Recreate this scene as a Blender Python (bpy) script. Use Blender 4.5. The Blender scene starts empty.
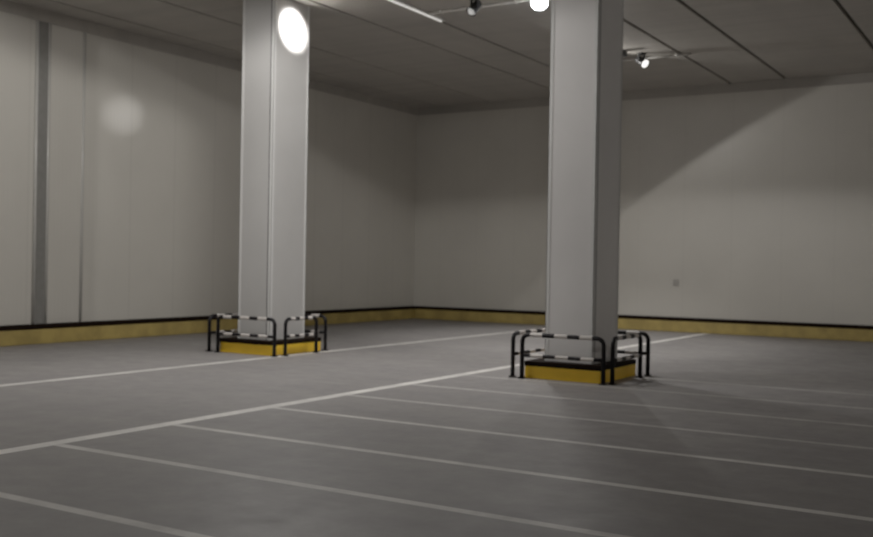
import bpy, bmesh, math
from mathutils import Vector, Matrix

scene = bpy.context.scene
COL = scene.collection
PI = math.pi

# ------------------------------------------------------------------ helpers
def link(name, bm, mats, parent=None, smooth=False):
    me = bpy.data.meshes.new(name)
    bmesh.ops.recalc_face_normals(bm, faces=bm.faces[:])
    bm.to_mesh(me); bm.free()
    if not isinstance(mats, (list, tuple)): mats = [mats]
    for m in mats: me.materials.append(m)
    if smooth:
        for p in me.polygons: p.use_smooth = True
    o = bpy.data.objects.new(name, me)
    COL.objects.link(o)
    if parent is not None: o.parent = parent
    return o

def box(bm, x0, x1, y0, y1, z0, z1, bevel=0.0, mi=0, seg=2):
    r = bmesh.ops.create_cube(bm, size=1.0)
    vs = r['verts']
    bmesh.ops.scale(bm, vec=(x1 - x0, y1 - y0, z1 - z0), verts=vs)
    bmesh.ops.translate(bm, vec=((x0 + x1) / 2, (y0 + y1) / 2, (z0 + z1) / 2), verts=vs)
    fs = list({f for v in vs for f in v.link_faces})
    for f in fs: f.material_index = mi
    if bevel > 0:
        es = list({e for v in vs for e in v.link_edges})
        bmesh.ops.bevel(bm, geom=es, offset=bevel, segments=seg, affect='EDGES', profile=0.6)

def tube(bm, pts, r, mi=0, n=14, cap=True, mis=None):
    """sweep a circle along pts; mis gives one material index per segment"""
    pts = [Vector(p) for p in pts]
    rings = []
    ref = None
    for i, p in enumerate(pts):
        if i == 0: t = pts[1] - pts[0]
        elif i == len(pts) - 1: t = pts[-1] - pts[-2]
        else: t = (pts[i + 1] - p).normalized() + (p - pts[i - 1]).normalized()
        t.normalize()
        if ref is None:
            ref = Vector((0, 1, 0)) if abs(t.y) < 0.9 else Vector((1, 0, 0))
        u = (ref - t * ref.dot(t)).normalized()
        v = t.cross(u)
        rings.append([bm.verts.new(p + (u * math.cos(2 * PI * k / n) + v * math.sin(2 * PI * k / n)) * r) for k in range(n)])
    for i in range(len(rings) - 1):
        for k in range(n):
            f = bm.faces.new((rings[i][k], rings[i][(k + 1) % n], rings[i + 1][(k + 1) % n], rings[i + 1][k]))
            f.smooth = True
            f.material_index = mis[i] if mis else mi
    if cap:
        for ring, m in ((rings[0], mis[0] if mis else mi), (rings[-1], mis[-1] if mis else mi)):
            f = bm.faces.new(ring); f.material_index = m

def lathe(bm, prof, n=28, mi=0, M=Matrix.Identity(4)):
    rings = []
    for r, z in prof:
        rings.append([bm.verts.new(M @ Vector((max(r, 1e-4) * math.cos(2 * PI * k / n), max(r, 1e-4) * math.sin(2 * PI * k / n), z))) for k in range(n)])
    for i in range(len(rings) - 1):
        for k in range(n):
            f = bm.faces.new((rings[i][k], rings[i][(k + 1) % n], rings[i + 1][(k + 1) % n], rings[i + 1][k]))
            f.smooth = True; f.material_index = mi
    bm.faces.new(rings[0]); bm.faces.new(rings[-1])

def thing(name, label, cat, loc=(0, 0, 0), rotz=0.0, group=None):
    o = bpy.data.objects.new(name, None)
    o.empty_display_size = 0.2
    COL.objects.link(o)
    o.location = loc; o.rotation_euler = (0, 0, rotz)
    tag(o, label, cat, group)
    return o

def tag(o, label, cat, group=None, kind='thing'):
    o['label'] = label; o['category'] = cat; o['kind'] = kind
    if group: o['group'] = group
    return o

def struct(name, bm, mats, label=None, parent=None, cat=None):
    o = link(name, bm, mats, parent)
    if parent is None:
        o['kind'] = 'structure'
        if label: o['label'] = label
        if cat: o['category'] = cat
    return o

def copy_tree(o, parent=None):
    c = o.copy(); COL.objects.link(c)
    if parent is not None: c.parent = parent
    for ch in list(o.children): copy_tree(ch, c)
    return c

# ------------------------------------------------------------------ materials
def srgb(c):
    return tuple(((v / 255) / 12.92 if v / 255 <= 0.04045 else ((v / 255 + 0.055) / 1.055) ** 2.4) for v in c) + (1.0,)

class NT:
    def __init__(s, name):
        s.m = bpy.data.materials.new(name); s.m.use_nodes = True
        s.t = s.m.node_tree; s.n = s.t.nodes; s.l = s.t.links
        s.b = s.n['Principled BSDF']
        s.geo = s.n.new('ShaderNodeTexCoord')
        s._sep = None
    def sep(s):
        if s._sep is None:
            s._sep = s.n.new('ShaderNodeSeparateXYZ'); s.l.new(s.geo.outputs['Object'], s._sep.inputs[0])
        return s._sep
    def val(s, sock, v):
        if hasattr(v, 'is_linked') or isinstance(v, bpy.types.NodeSocket): s.l.new(v, sock)
        else: sock.default_value = v
    def math(s, op, a, b=0.0, c=None, clamp=False):
        n = s.n.new('ShaderNodeMath'); n.operation = op; n.use_clamp = clamp
        s.val(n.inputs[0], a); s.val(n.inputs[1], b)
        if c is not None: s.val(n.inputs[2], c)
        return n.outputs[0]
    def noise(s, scale, detail=3.0, rough=0.55, vec=None, sc=None):
        n = s.n.new('ShaderNodeTexNoise'); n.inputs['Scale'].default_value = scale
        n.inputs['Detail'].default_value = detail; n.inputs['Roughness'].default_value = rough
        src = s.geo.outputs['Object']
        if sc:
            mp = s.n.new('ShaderNodeMapping'); mp.inputs['Scale'].default_value = sc
            s.l.new(src, mp.inputs[0]); src = mp.outputs[0]
        s.l.new(src, n.inputs['Vector'])
        return n.outputs['Fac']
    def mix(s, f, a, b):
        n = s.n.new('ShaderNodeMix'); n.data_type = 'RGBA'
        s.val(n.inputs[0], f); s.val(n.inputs[6], a); s.val(n.inputs[7], b)
        return n.outputs[2]
    def ramp(s, f, a, b, lo=0.0, hi=1.0):
        n = s.n.new('ShaderNodeMapRange'); n.clamp = True
        s.val(n.inputs[0], f)
        n.inputs[1].default_value = lo; n.inputs[2].default_value = hi
        n.inputs[3].default_value = a; n.inputs[4].default_value = b
        return n.outputs[0]
    def bump(s, h, strength=0.2, dist=0.01):
        n = s.n.new('ShaderNodeBump'); n.inputs['Strength'].default_value = strength; n.inputs['Distance'].default_value = dist
        s.l.new(h, n.inputs['Height']); s.l.new(n.outputs[0], s.b.inputs['Normal'])
    def base(s, v): s.val(s.b.inputs['Base Color'], v)
    def rough(s, v): s.val(s.b.inputs['Roughness'], v)
    def spec(s, v): s.b.inputs['Specular IOR Level'].default_value = v
    def line(s, coord, pos, half, soft=0.012):
        d = s.math('ABSOLUTE', s.math('SUBTRACT', coord, pos))
        return s.ramp(d, 1.0, 0.0, half - soft, half + soft)

def simple(name, c, rough=0.5, metal=0.0, var=0.12, scale=9.0, bump=0.0, spec=0.5):
    t = NT(name)
    c2 = tuple(v * (1 - var) for v in c[:3]) + (1,)
    t.base(t.mix(t.ramp(t.noise(scale), 0, 1, 0.35, 0.65), c2, c))
    t.rough(rough); t.b.inputs['Metallic'].default_value = metal; t.spec(spec)
    if bump: t.bump(t.noise(scale * 8), bump, 0.01)
    return t.m

def panel_mat(name, colour, axis, joints, pitch=0.09, rough=0.32, first=0.0, rib=0.10, spec=0.5, jk=0.09):
    """white coated sandwich panel with fine vertical ribs and dull joints"""
    t = NT(name)
    s = t.sep(); u = s.outputs[axis]; z = s.outputs[2]
    n = t.noise(0.7, 3)
    c = t.mix(t.ramp(n, 0, 1, 0.3, 0.7), tuple(v * 0.94 for v in colour[:3]) + (1,), colour)
    mask = 0.0
    if joints:
        k = t.math('SUBTRACT', u, first)
        k = t.math('PINGPONG', k, joints / 2)
        mask = t.ramp(k, 1, 0, 0.006, 0.03)
        c = t.mix(t.math('MULTIPLY', mask, jk), c, (0.18, 0.17, 0.15, 1))
    t.base(c)
    t.rough(t.ramp(n, rough - 0.02, rough + 0.02, 0.3, 0.7)); t.spec(spec)
    w = t.math('SINE', t.math('MULTIPLY', u, 2 * PI / pitch))
    h = w
    if joints: h = t.math('SUBTRACT', w, t.math('MULTIPLY', mask, jk * 8))
    t.bump(h, rib, 0.004)
    return t.m

M = {}
WALLC = (0.66, 0.635, 0.58, 1)
M['wall_l'] = panel_mat('white_panel_left_wall', WALLC, 1, 1.2, first=13.1, rough=0.30, rib=0.12)
M['wall_b'] = panel_mat('white_panel_back_wall', WALLC, 0, 1.2, first=-9.2, rough=0.36, rib=0.06, jk=0.04)
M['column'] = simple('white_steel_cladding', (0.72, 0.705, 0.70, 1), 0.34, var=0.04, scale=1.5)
M['column_left'] = simple('white_steel_cladding_left_dimmed', (0.475, 0.468, 0.46, 1), 0.34, var=0.04, scale=1.5)  # same cladding, base darkened to offset the extra light on this column
M['col_trim'] = simple('white_corner_trim', (0.70, 0.70, 0.69, 1), 0.25, var=0.03)
M['seam'] = simple('dark_cladding_seam', (0.10, 0.10, 0.10, 1), 0.6)
M['seam_grey'] = simple('grey_cladding_seam', (0.36, 0.36, 0.36, 1), 0.6)
M['strip'] = simple('grey_channel', (0.24, 0.235, 0.22, 1), 0.5)
M['flange'] = simple('pale_channel_flange', (0.60, 0.59, 0.56, 1), 0.22, var=0.03)
M['yellow'] = simple('yellow_kerb_paint', (1.0, 0.62, 0.03, 1), 0.5, var=0.05, scale=4.0, bump=0.05)
M['yellow_wall'] = simple('faded_yellow_kerb_paint', (0.50, 0.37, 0.11, 1), 0.6, var=0.3, scale=2.5, bump=0.05)
M['cap'] = simple('dark_kerb_capping', (0.010, 0.005, 0.0025, 1), 0.75, spec=0.1)
M['black'] = simple('black_rail_paint', (0.006, 0.005, 0.007, 1), 0.5, var=0.2, spec=0.25)
M['white'] = simple('white_rail_band', (0.62, 0.58, 0.55, 1), 0.4, var=0.12)
M['fixture'] = simple('black_fixture_housing', (0.012, 0.012, 0.013, 1), 0.45)
M['conduit'] = simple('pale_grey_conduit', (0.72, 0.70, 0.66, 1), 0.35)
M['plate'] = simple('grey_socket_plate', (0.44, 0.42, 0.39, 1), 0.5)

def emit(name, c, s):
    t = NT(name); t.base((0.9, 0.9, 0.9, 1))
    t.b.inputs['Emission Color'].default_value = c; t.b.inputs['Emission Strength'].default_value = s
    n = t.noise(2.0); t.rough(t.ramp(n, 0.2, 0.3))
    return t.m
M['glow'] = emit('glowing_lamp_lens', (0.95, 0.97, 1.0, 1), 12)
M['faint'] = emit('faint_lens', (1.0, 0.99, 0.95, 1), 0.25)
M['dimglow'] = emit('pale_lens', (1.0, 0.99, 0.95, 1), 1.2)

# ------------------------------------------------------------------ measured layout (metres)
XL, YB, H = -16.06, 25.04, 6.18          # left wall, back wall, ceiling
XR, YF = 9.0, -6.0                       # far sides of the hall, outside the frame
LINE_MAIN, LINE_FAR = -7.33, -11.11
STALLS = [2.85, 4.28, 5.70, 7.05, 8.52, 9.88, 11.30, 12.72, 14.15]
JOINTS = [-15.36, -13.60, -11.20, -9.97, -6.88, -5.56, -3.24, -1.95, -0.7, 0.5, 1.7, 2.9, 4.1, 5.3, 6.5, 7.7]

# floor ------------------------------------------------------------
def floor_material():
    t = NT('painted_concrete_floor')
    s = t.sep(); x, y = s.outputs[0], s.outputs[1]
    n1 = t.noise(0.35, 5, 0.6); n2 = t.noise(3.0, 6, 0.65); n3 = t.noise(0.9, 4, 0.6, sc=(0.25, 1.6, 1))
    c = t.mix(t.ramp(n1, 0, 1, 0.3, 0.7), (0.215, 0.205, 0.206, 1), (0.268, 0.255, 0.250, 1))
    c = t.mix(t.ramp(n2, 0, 0.35, 0.35, 0.75), c, (0.188, 0.180, 0.184, 1))
    c = t.mix(t.ramp(n3, 0, 0.35, 0.45, 0.75), c, (0.30, 0.288, 0.272, 1))
    wear = t.ramp(t.noise(1.6, 5, 0.7), 0.45, 1.0, 0.3, 0.6)
    main = t.math('MAXIMUM', t.line(x, LINE_MAIN, 0.085), t.math('MULTIPLY', t.line(x, LINE_FAR, 0.085), 0.72))
    st = None
    for k, yy in enumerate(STALLS):
        l = t.line(y, yy, 0.048)
        w = 0.80 if k < 5 else (0.5 if k < 7 else 0.36)
        l = t.math('MULTIPLY', l, w)
        st = l if st is None else t.math('MAXIMUM', st, l)
    st = t.math('MULTIPLY', st, t.math('GREATER_THAN', x, LINE_MAIN))
    st = t.math('MULTIPLY', st, 0.95)
    mk = t.math('MAXIMUM', main, st)
    mk = t.math('MULTIPLY', mk, wear)
    t.base(t.mix(mk, c, (0.80, 0.78, 0.75, 1)))
    t.rough(t.ramp(n2, 0.42, 0.60, 0.3, 0.7)); t.spec(0.35)
    t.bump(n2, 0.05, 0.01)
    return t.m

bm = bmesh.new(); box(bm, XL - 0.3, XR + 0.3, YF - 0.3, YB + 0.3, -0.2, 0.0)
struct('floor', bm, floor_material(), 'grey sealed concrete floor with white parking bay lines')

# walls -----------------------------------------------------------
bm = bmesh.new(); box(bm, XL - 0.2, XL, YF - 0.3, YB + 0.2, 0.0, H + 0.2)
struct('wall_left', bm, M['wall_l'], 'white ribbed panel wall on the left')
bm = bmesh.new(); box(bm, XL, XR + 0.2, YB, YB + 0.2, 0.0, H + 0.2)
struct('wall_back', bm, M['wall_b'], 'white panel wall at the back')
bm = bmesh.new(); box(bm, XR, XR + 0.2, YF, YB, 0.0, H + 0.2)
struct('wall_right', bm, M['wall_l'], 'white panel wall on the right')
bm = bmesh.new(); box(bm, XL, XR, YF - 0.2, YF, 0.0, H + 0.2)
struct('wall_front', bm, M['wall_b'], 'white panel wall behind the viewer')

# ceiling: panels with recessed joints -----------------------------
def ceiling_material():
    t = NT('grey_ceiling_panels')
    n = t.noise(1.2, 4, 0.6, sc=(1.0, 0.35, 1)); n2 = t.noise(5, 4)
    n3 = t.noise(1.0, 3, 0.5, sc=(0.15, 3.0, 1))
    c = t.mix(t.ramp(n, 0, 1, 0.3, 0.7), (0.40, 0.378, 0.345, 1), (0.47, 0.445, 0.405, 1))
    c = t.mix(t.ramp(n3, 0, 0.45, 0.45, 0.62), c, (0.36, 0.34, 0.315, 1))
    t.base(c); t.rough(0.55); t.spec(0.3)
    t.bump(n2, 0.04, 0.01)
    return t.m
M['ceil'] = ceiling_material()
M['groove'] = simple('dark_ceiling_joint', (0.035, 0.032, 0.028, 1), 0.7)
bm = bmesh.new()
g = 0.035
edges = [XL - 0.05] + [v for j in JOINTS for v in (j - g, j + g)] + [XR + 0.05]
for i in range(0, len(edges), 2):
    box(bm, edges[i], edges[i + 1], YF - 0.05, YB + 0.05, H, H + 0.10, bevel=0.012, seg=1)
box(bm, XL - 0.1, XR + 0.1, YF - 0.1, YB + 0.1, H + 0.06, H + 0.16, mi=1)
struct('ceiling', bm, [M['ceil'], M['groove']], 'dark grey panelled ceiling with long joints')

# dark coving where the walls meet the ceiling
HW = 5.955
bm = bmesh.new(); box(bm, XL, XL + 0.03, YF, YB, HW, H, bevel=0.004)
struct('trim_3', bm, M['ceil'], 'dark coving strip along the top of the left wall')
bm = bmesh.new(); box(bm, XL + 0.03, XR, YB - 0.03, YB, HW, H, bevel=0.004)
struct('trim_4', bm, M['ceil'], 'dark coving strip along the top of the back wall')

# kerbs along the walls ---------------------------------------------
KH, KD = 0.28, 0.14
def kerb(name, x0, x1, y0, y1, cx0, cx1, cy0, cy1, label):
    bm = bmesh.new(); box(bm, x0, x1, y0, y1, 0.0, KH, bevel=0.02)
    o = struct(name, bm, M['yellow_wall'], label)
    bm = bmesh.new(); box(bm, cx0, cx1, cy0, cy1, KH, KH + 0.085, bevel=0.012)
    c = link('capping', bm, M['cap'], o); c['label'] = 'dark brown capping'
    return o
kerb('baseboard_left', XL, XL + KD, YF, YB - 0.0, XL, XL + KD + 0.015, YF, YB, 'yellow kerb with dark capping along the left wall')
kerb('baseboard_back', XL + KD, XR, YB - KD, YB, XL + KD + 0.015, XR, YB - KD - 0.015, YB, 'yellow kerb with dark capping along the back wall')

# left wall: dark vertical channel and a slim joint cover ----------------
bm = bmesh.new()
box(bm, XL, XL + 0.035, 12.05, 12.27, KH + 0.085, HW)
ch = struct('trim_1', bm, M['strip'], 'dark grey vertical channel on the left wall')
for y in (12.03, 12.29):
    bm = bmesh.new(); tube(bm, [(XL + 0.02, y, KH + 0.086), (XL + 0.02, y, HW)], 0.03, n=16)
    link('flange', bm, M['flange'], ch)
bm = bmesh.new(); tube(bm, [(XL + 0.0, 13.10, KH + 0.086), (XL + 0.0, 13.10, HW)], 0.030, n=16)
struct('trim_2', bm, M['flange'], 'slim white joint cover strip on the left wall')

# grey socket plate on back wall
bm = bmesh.new(); box(bm, -8.24, -8.10, YB - 0.03, YB, 1.16, 1.32, bevel=0.008)
box(bm, -8.21, -8.13, YB - 0.04, YB - 0.02, 1.20, 1.28, bevel=0.006)
so = link('socket_plate', bm, M['plate']); tag(so, 'small grey socket plate low on the white back wall', 'socket')

# ------------------------------------------------------------------ columns
CW, CD = 0.72, 0.94
COLS = [('right', -5.485, 13.19), ('left', -11.48, 13.33)]
col_labels = {
    'right': ('tall white clad column right of centre with its right face in shade', 'column'),
    'left': ('tall white clad column nearer the left wall with a bright lamp glare at its top', 'column')}
plinth_labels = {
    'right': 'yellow kerb with dark cap around the foot of the right of centre column',
    'left': 'yellow kerb with dark cap around the foot of the column nearer the left wall'}
for key, cx, cy in COLS:
    root = thing('clad_column', col_labels[key][0], 'column', (cx, cy, 0), group='white clad columns')
    x0, x1, y0, y1 = -CW, 0.0, 0.0, CD
    bm = bmesh.new(); box(bm, x0, x1, y0, y1, 0.0, H - 0.001, bevel=0.012)
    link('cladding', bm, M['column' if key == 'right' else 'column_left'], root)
    # slim angle trims wrap the four corners
    for (a, b, sx, sy) in ((x1, y0, -1, 1), (x0, y0, 1, 1), (x1, y1, -1, -1), (x0, y1, 1, -1)):
        w = 0.05; t = 0.005
        bm = bmesh.new()
        box(bm, min(a - sx * t, a + sx * w), max(a - sx * t, a + sx * w), min(b - sy * t, b + sy * 0.002), max(b - sy * t, b + sy * 0.002), 0.0, H - 0.001)
        box(bm, min(a - sx * t, a + sx * 0.002), max(a - sx * t, a + sx * 0.002), min(b - sy * t, b + sy * w), max(b - sy * t, b + sy * w), 0.0, H - 0.001)
        link('corner_trim', bm, M['col_trim'], root)
    if key == 'left':
        bm = bmesh.new(); box(bm, x1 - 0.074, x1 - 0.052, y0 - 0.006, y0 + 0.002, 0.0, H - 0.001)
        sm = link('seam', bm, M['seam'], root); sm['label'] = 'dark vertical seam'
    else:
        bm = bmesh.new(); box(bm, x1 - 0.002, x1 + 0.006, y0 + 0.054, y0 + 0.10, 0.0, H - 0.001)
        sm = link('seam', bm, M['seam_grey'], root); sm['label'] = 'dark vertical seam'

    # plinth : four kerb lengths forming a ring around the column foot
    PO = 0.215
    pr = thing('column_kerb', plinth_labels[key], 'kerb', (cx, cy, 0), group='yellow kerbs around columns')
    def ring(bm, o, z0, z1, bev):
        gap = 0.012
        box(bm, x0 - o, x1 + o, y0 - o, y0 - gap, z0, z1, bevel=bev)
        box(bm, x0 - o, x1 + o, y1 + gap, y1 + o, z0, z1, bevel=bev)
        box(bm, x0 - o, x0 - gap, y0 - gap, y1 + gap, z0, z1, bevel=bev)
        box(bm, x1 + gap, x1 + o, y0 - gap, y1 + gap, z0, z1, bevel=bev)
    bm = bmesh.new(); ring(bm, PO, 0.0, 0.175, 0.01); link('kerb_body', bm, M['yellow'], pr)
    bm = bmesh.new(); ring(bm, PO + 0.006, 0.175, 0.245, 0.008)
    c = link('capping', bm, M['cap'], pr); c['label'] = 'dark brown capping'

# ------------------------------------------------------------------ hoop guards
GR = 0.031
def hoop_guard(L, label, loc, rotz):
    """hoop rail along local x, centred, standing on two feet"""
    root = thing('hoop_guard', label, 'guard rail', loc, rotz, 'banded hoop guards around columns')
    h = 0.655 - GR; R = 0.10; a = L / 2 - GR
    pts = [(-a, 0, 0.012), (-a, 0, h - R)]
    mis = [0]
    N = 8
    for k in range(1, N + 1):
        th = PI - k * (PI / 2) / N
        pts.append((-a + R + R * math.cos(th), 0, h - R + R * math.sin(th))); mis.append(0)
    s0, s1 = -a + R, a - R
    cuts = [0.03, 0.21, 0.39, 0.58, 0.76, 0.94]
    cols = [0, 1, 0, 1, 0, 1, 0]
    xs = [s0 + (s1 - s0) * c for c in cuts] + [s1]
    for x_, c_ in zip(xs, cols):
        pts.append((x_, 0, h)); mis.append(c_)
    for k in range(1, N + 1):
        th = PI / 2 - k * (PI / 2) / N
        pts.append((a - R + R * math.cos(th), 0, h - R + R * math.sin(th))); mis.append(0)
    pts.append((a, 0, 0.012)); mis.append(0)
    bm = bmesh.new(); tube(bm, pts, GR, mis=mis, n=16)
    link('hoop', bm, [M['black'], M['white']], root)
    zm = 0.33
    s0, s1 = -a + GR * 0.6, a - GR * 0.6
    cuts = [0.0, 0.10, 0.26, 0.42, 0.58, 0.74, 0.90, 1.0]
    pts = [(s0 + (s1 - s0) * c, 0, zm) for c in cuts]
    bm = bmesh.new(); tube(bm, pts, GR * 0.85, mis=[0, 1, 0, 1, 0, 1, 0], n=16)
    link('middle_rail', bm, [M['black'], M['white']], root)
    for sx in (-1, 1):
        bm = bmesh.new()
        box(bm, sx * a - 0.045, sx * a + 0.045, -0.045, 0.045, 0.0, 0.012, bevel=0.004)
        for bx in (-0.034, 0.034):
            for by in (-0.034, 0.034):
                r = bmesh.ops.create_cone(bm, cap_ends=True, segments=6, radius1=0.008, radius2=0.008, depth=0.012)
                bmesh.ops.translate(bm, vec=(sx * a + bx, by, 0.017), verts=r['verts'])
        link('foot_plate', bm, M['black'], root)
    return root

# ends of the guards measured from the column faces:
# front (left, right, offset), right side (start, end, offset), left side (start, offset), rear (right end, offset)
ENDS = {'right': ((0.225, 0.285, 0.285), (-0.18, -0.04, 0.375), (-0.22, 0.405), (0.37, 0.30)),
        'left': ((0.20, 0.36, 0.285), (-0.05, -0.15, 0.395), (-0.28, 0.41), (0.25, 0.30))}
where = {'right': 'the right of centre column', 'left': 'the left column'}
def guard_between(label, p, q):
    p = Vector(p); q = Vector(q); d = q - p; m = (p + q) / 2
    hoop_guard(d.length + 2 * GR, label, (m.x, m.y, 0), math.atan2(d.y, d.x))
for key, cx, cy in COLS:
    fr, rs, ls, re = ENDS[key]
    xl, xr, yf, yb = cx - CW, cx, cy, cy + CD
    guard_between('black and white banded hoop guard across the front of %s' % where[key], (xl - fr[0], yf - fr[2]), (xr + fr[1], yf - fr[2]))
    guard_between('black and white banded hoop guard along the right side of %s' % where[key], (xr + rs[2], yf + rs[0]), (xr + rs[2], yb + rs[1]))
    guard_between('black and white banded hoop guard partly hidden behind %s' % where[key], (xr + re[0], yb + re[1]), (xl - 0.22, yb + re[1]))
    guard_between('black and white banded hoop guard at the left side of %s' % where[key], (xl - ls[1], yb + 0.05), (xl - ls[1], yf + ls[0]))

# ------------------------------------------------------------------ ceiling fixtures
def conduit(label, y, x0, x1):
    bm = bmesh.new()
    r = 0.025
    tube(bm, [(x0, y, H - r - 0.005), (x1, y, H - r - 0.005)], r, n=12)
    x = x0 + 0.3
    while x < x1:
        box(bm, x - 0.02, x + 0.02, y - 0.05, y + 0.05, H - 0.06, H, bevel=0.004)
        x += 1.5
    o = link('ceiling_conduit', bm, M['conduit'])
    tag(o, label, 'conduit')
    return o
conduit('pale conduit run across the ceiling beside the lit lamp', 15.58, -9.8, -7.1)
conduit('pale conduit run across the ceiling behind the right of centre column', 21.08, -8.75, -6.65)

def ceiling_lamp(label, x, y, lens):
    root = thing('ceiling_lamp', label, 'lamp', (x, y, H))
    bm = bmesh.new(); lathe(bm, [(0.07, 0.0), (0.11, -0.02), (0.15, -0.07), (0.158, -0.12), (0.148, -0.12), (0.13, -0.09), (0.02, -0.06)], 28)
    link('housing', bm, M['fixture'], root)
    bm = bmesh.new(); lathe(bm, [(0.02, -0.07), (0.12, -0.10), (0.145, -0.16), (0.135, -0.23), (0.08, -0.285), (0.0, -0.30)], 28)
    l = link('lens', bm, M[lens], root); l['label'] = 'glowing white lens'
    return root
L1 = (-7.42, 15.30)
ceiling_lamp('lit lamp on the ceiling beside the top of the right of centre column', *L1, 'glow')
L2 = (-8.80, 20.45)

def spot_fixture(label, x, y, rot, lens_size, tilt=0.9, lens='dimglow'):
    """small black floodlight on a bracket, pale lens to one side"""
    root = thing('ceiling_spotlight', label, 'spotlight', (x, y, H), rot, 'small black ceiling spotlights')
    bm = bmesh.new()
    box(bm, -0.09, 0.09, -0.06, 0.06, -0.03, 0.0, bevel=0.006)
    box(bm, -0.10, -0.085, -0.02, 0.02, -0.20, -0.02, bevel=0.003)
    box(bm, 0.085, 0.10, -0.02, 0.02, -0.20, -0.02, bevel=0.003)
    link('bracket', bm, M['fixture'], root)
    Rm = Matrix.Translation((0, 0, -0.17)) @ Matrix.Rotation(tilt, 4, 'X')
    bm = bmesh.new()
    lathe(bm, [(0.03, 0.15), (0.055, 0.14), (0.075, 0.10), (0.082, -0.06), (0.095, -0.12), (0.088, -0.12), (0.075, -0.08)], 24, M=Rm)
    link('lamp_head', bm, M['fixture'], root)
    bm = bmesh.new()
    lathe(bm, [(0.076, -0.095), (lens_size, -0.135), (lens_size * 0.6, -0.155), (0.0, -0.165)], 24, M=Rm)
    l = link('lens', bm, M[lens], root); l['label'] = 'pale lens'
    return root
spot_fixture('small black ceiling spotlight with dim lens left of the lit lamp', -8.56, 15.12, 2.75, 0.05, tilt=0.75, lens='faint')
spot_fixture('small black ceiling spotlight with bright lens just right of the right of centre column', -7.60, 20.68, -1.9, 0.085, tilt=1.0)

# glowing strip added in place of a lamp highlight along one ceiling joint
M['joint_highlight'] = emit('pale_joint_highlight', (1.0, 0.96, 0.9, 1), 0.45)
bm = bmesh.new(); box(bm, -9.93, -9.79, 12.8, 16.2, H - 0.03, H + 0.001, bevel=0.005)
sl = link('ceiling_highlight_strip', bm, M['flange']); tag(sl, 'slim glowing strip standing in for a lamp highlight along a ceiling joint left of the lit lamp', 'highlight strip')
bm = bmesh.new(); tube(bm, [(-9.86, 12.85, H - 0.035), (-9.86, 16.15, H - 0.035)], 0.022, n=12); link('highlight_bead', bm, M['joint_highlight'], sl)

# small dark junction box next to the second spotlight
bm = bmesh.new(); box(bm, -8.13, -7.80, 20.22, 20.38, H - 0.11, H, bevel=0.015)
for k in range(3): box(bm, -8.09 + k * 0.10, -8.03 + k * 0.10, 20.20, 20.23, H - 0.09, H - 0.03, bevel=0.004)
jb = link('ceiling_junction_box', bm, M['fixture']); tag(jb, 'small dark box on the ceiling tight beside the right of centre column', 'box')

# ------------------------------------------------------------------ lights
def spot(name, loc, aim, watts, angle=160, blend=0.25, radius=0.12, c=(1.0, 0.97, 0.93)):
    l = bpy.data.lights.new(name, 'SPOT'); l.energy = watts; l.spot_size = math.radians(angle); l.spot_blend = blend
    l.shadow_soft_size = radius; l.color = c
    o = bpy.data.objects.new(name, l); COL.objects.link(o)
    o.location = loc
    d = Vector(aim)
    o.rotation_euler = d.to_track_quat('-Z', 'Y').to_euler()
    return o
def area(name, loc, size, watts, c=(1.0, 0.97, 0.93)):
    l = bpy.data.lights.new(name, 'AREA'); l.shape = 'DISK'; l.size = size; l.energy = watts; l.color = c
    o = bpy.data.objects.new(name, l); COL.objects.link(o); o.location = loc
    return o
AX = Vector((0.518, -0.209, -0.829))
P2 = Vector((L2[0], L2[1], H - 0.19)) + AX * 0.16
D = (0, 0, -1)
POWER = {'lamp_one': 0.416, 'lamp_one_down': 0.861, 'lamp_two': 0.169, 'lamp_two_down': 3.4, 'lamp_three': 1.625, 'lamp_three_down': 0.747,
         'fill_four': 0.986, 'lamp_five': 0.104, 'fill_six': 0.057, 'fill_seven': 0.044, 'fill_eight': 0.054, 'fill_nine': 0.492,
         'fill_ten': 1.147, 'column_glare_spot': 8.45, 'column_front_fill': 0.56, 'wall_glint': 1.033}
def lamp(name, loc, aim, watts, angle, blend, radius=0.12):
    spot(name, loc, aim, watts * POWER.get(name, 1.0), angle, blend, radius)
lamp('lamp_one', (L1[0], L1[1], H - 0.32), (0, -0.2, -1), 500, 178, 0.05)
lamp('lamp_one_down', (L1[0], L1[1], H - 0.32), D, 300, 110, 0.8)
lamp('lamp_two', P2, AX, 560, 163.5, 0.05, 0.04)
lamp('lamp_two_down', (L2[0], L2[1], H - 0.32), D, 190, 92, 0.6)
lamp('lamp_three', (-9.5, 11.2, H - 0.2), (0, -0.12, -1), 300, 176, 0.08, 0.5)
lamp('lamp_three_down', (-9.8, 11.2, H - 0.2), D, 300, 110, 0.8, 0.2)
lamp('fill_four', (-12.2, 8.0, H - 0.06), (0, 0, -1), 200, 179.5, 0.02, 0.3)  # off-frame fill, added to wash the upper left wall
lamp('lamp_five', (-9.0, 5.5, H - 0.2), (0, -0.12, -1), 200, 176, 0.08, 0.3)
lamp('fill_six', (-3.5, 8.5, H - 0.2), (0, -0.15, -1), 200, 176, 0.08, 0.3)  # from here to ten: unseen fills added to balance the light
lamp('fill_seven', (0.5, 17.0, H - 0.2), (0, -0.3, -1), 200, 176, 0.08, 0.3)
lamp('fill_eight', (2.0, 3.0, H - 0.2), (0, -0.12, -1), 200, 176, 0.08, 0.3)
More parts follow.
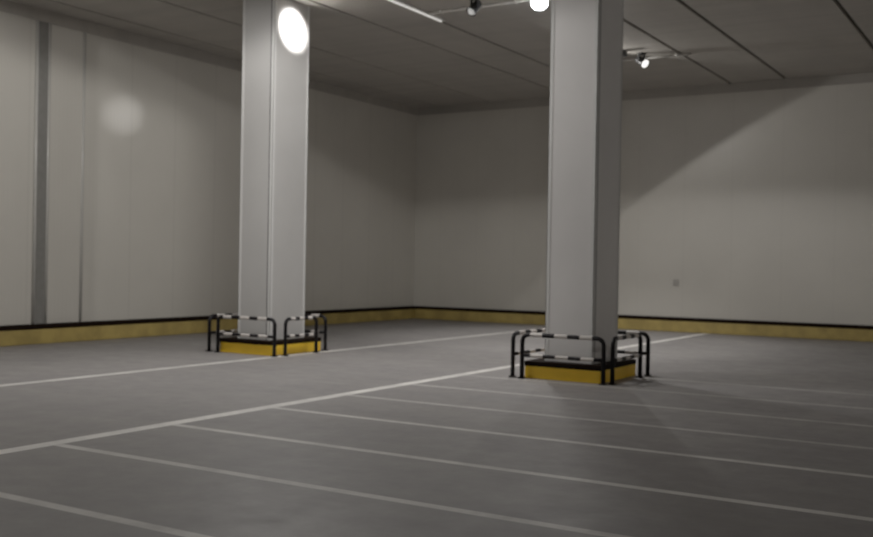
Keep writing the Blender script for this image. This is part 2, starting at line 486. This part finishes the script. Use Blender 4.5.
lamp('fill_nine', (-12.5, 0.0, H - 0.2), (0, -0.05, -1), 200, 176, 0.08, 0.6)
lamp('fill_ten', (5.5, 21.0, H - 0.2), (0, -0.5, -1), 200, 176, 0.08, 0.3)
lamp('column_glare_spot', (-9.9, 13.15, H - 0.10), Vector((-11.48, 13.80, 5.68)) - Vector((-9.9, 13.15, H - 0.10)), 420, 25, 1.0, 0.06)  # unseen narrow spot added to make the glare on the left column
lamp('column_front_fill', (-13.6, 10.4, H - 0.1), Vector((-11.85, 13.33, 5.5)) - Vector((-13.6, 10.4, H - 0.1)), 60, 44, 1.0, 0.1)  # unseen fill added to brighten the left column's front near the top
PW = Vector((-16.06, 14.1, 4.5))
lamp('wall_glint', P2, PW - P2, 220, 6, 1.0, 0.03)  # narrow beam added to make the highlight on the left wall

w = bpy.data.worlds.new('World'); scene.world = w; w.use_nodes = True
w.node_tree.nodes['Background'].inputs[0].default_value = (0.8, 0.85, 1.0, 1)
w.node_tree.nodes['Background'].inputs[1].default_value = 0.02

# ------------------------------------------------------------------ camera
f_px, yaw, pitch, roll = 1011.0866, 0.5483, -0.0043, 0.0176
cy_, sy_ = math.cos(yaw), math.sin(yaw)
F = Vector((-sy_ * math.cos(pitch), cy_ * math.cos(pitch), math.sin(pitch)))
Rt = Vector((cy_, sy_, 0)); U = Rt.cross(F)
r_ = Rt * math.cos(roll) + U * math.sin(roll)
u_ = -Rt * math.sin(roll) + U * math.cos(roll)
cam = bpy.data.cameras.new('camera'); cam.sensor_fit = 'HORIZONTAL'; cam.sensor_width = 36.0
cam.lens = f_px / 873 * 36.0
cam.clip_start = 0.05; cam.clip_end = 200
co = bpy.data.objects.new('camera', cam); COL.objects.link(co)
mw = Matrix((r_, u_, -F)).transposed().to_4x4(); mw.translation = Vector((0, 0, 1.6))
co.matrix_world = mw
scene.camera = co
cam.dof.use_dof = True
cam.dof.focus_distance = 5.0
cam.dof.aperture_fstop = 2.6

scene.view_settings.view_transform = 'Standard'
scene.view_settings.look = 'None'
scene.view_settings.exposure = 0.0
scene.view_settings.gamma = 1.15
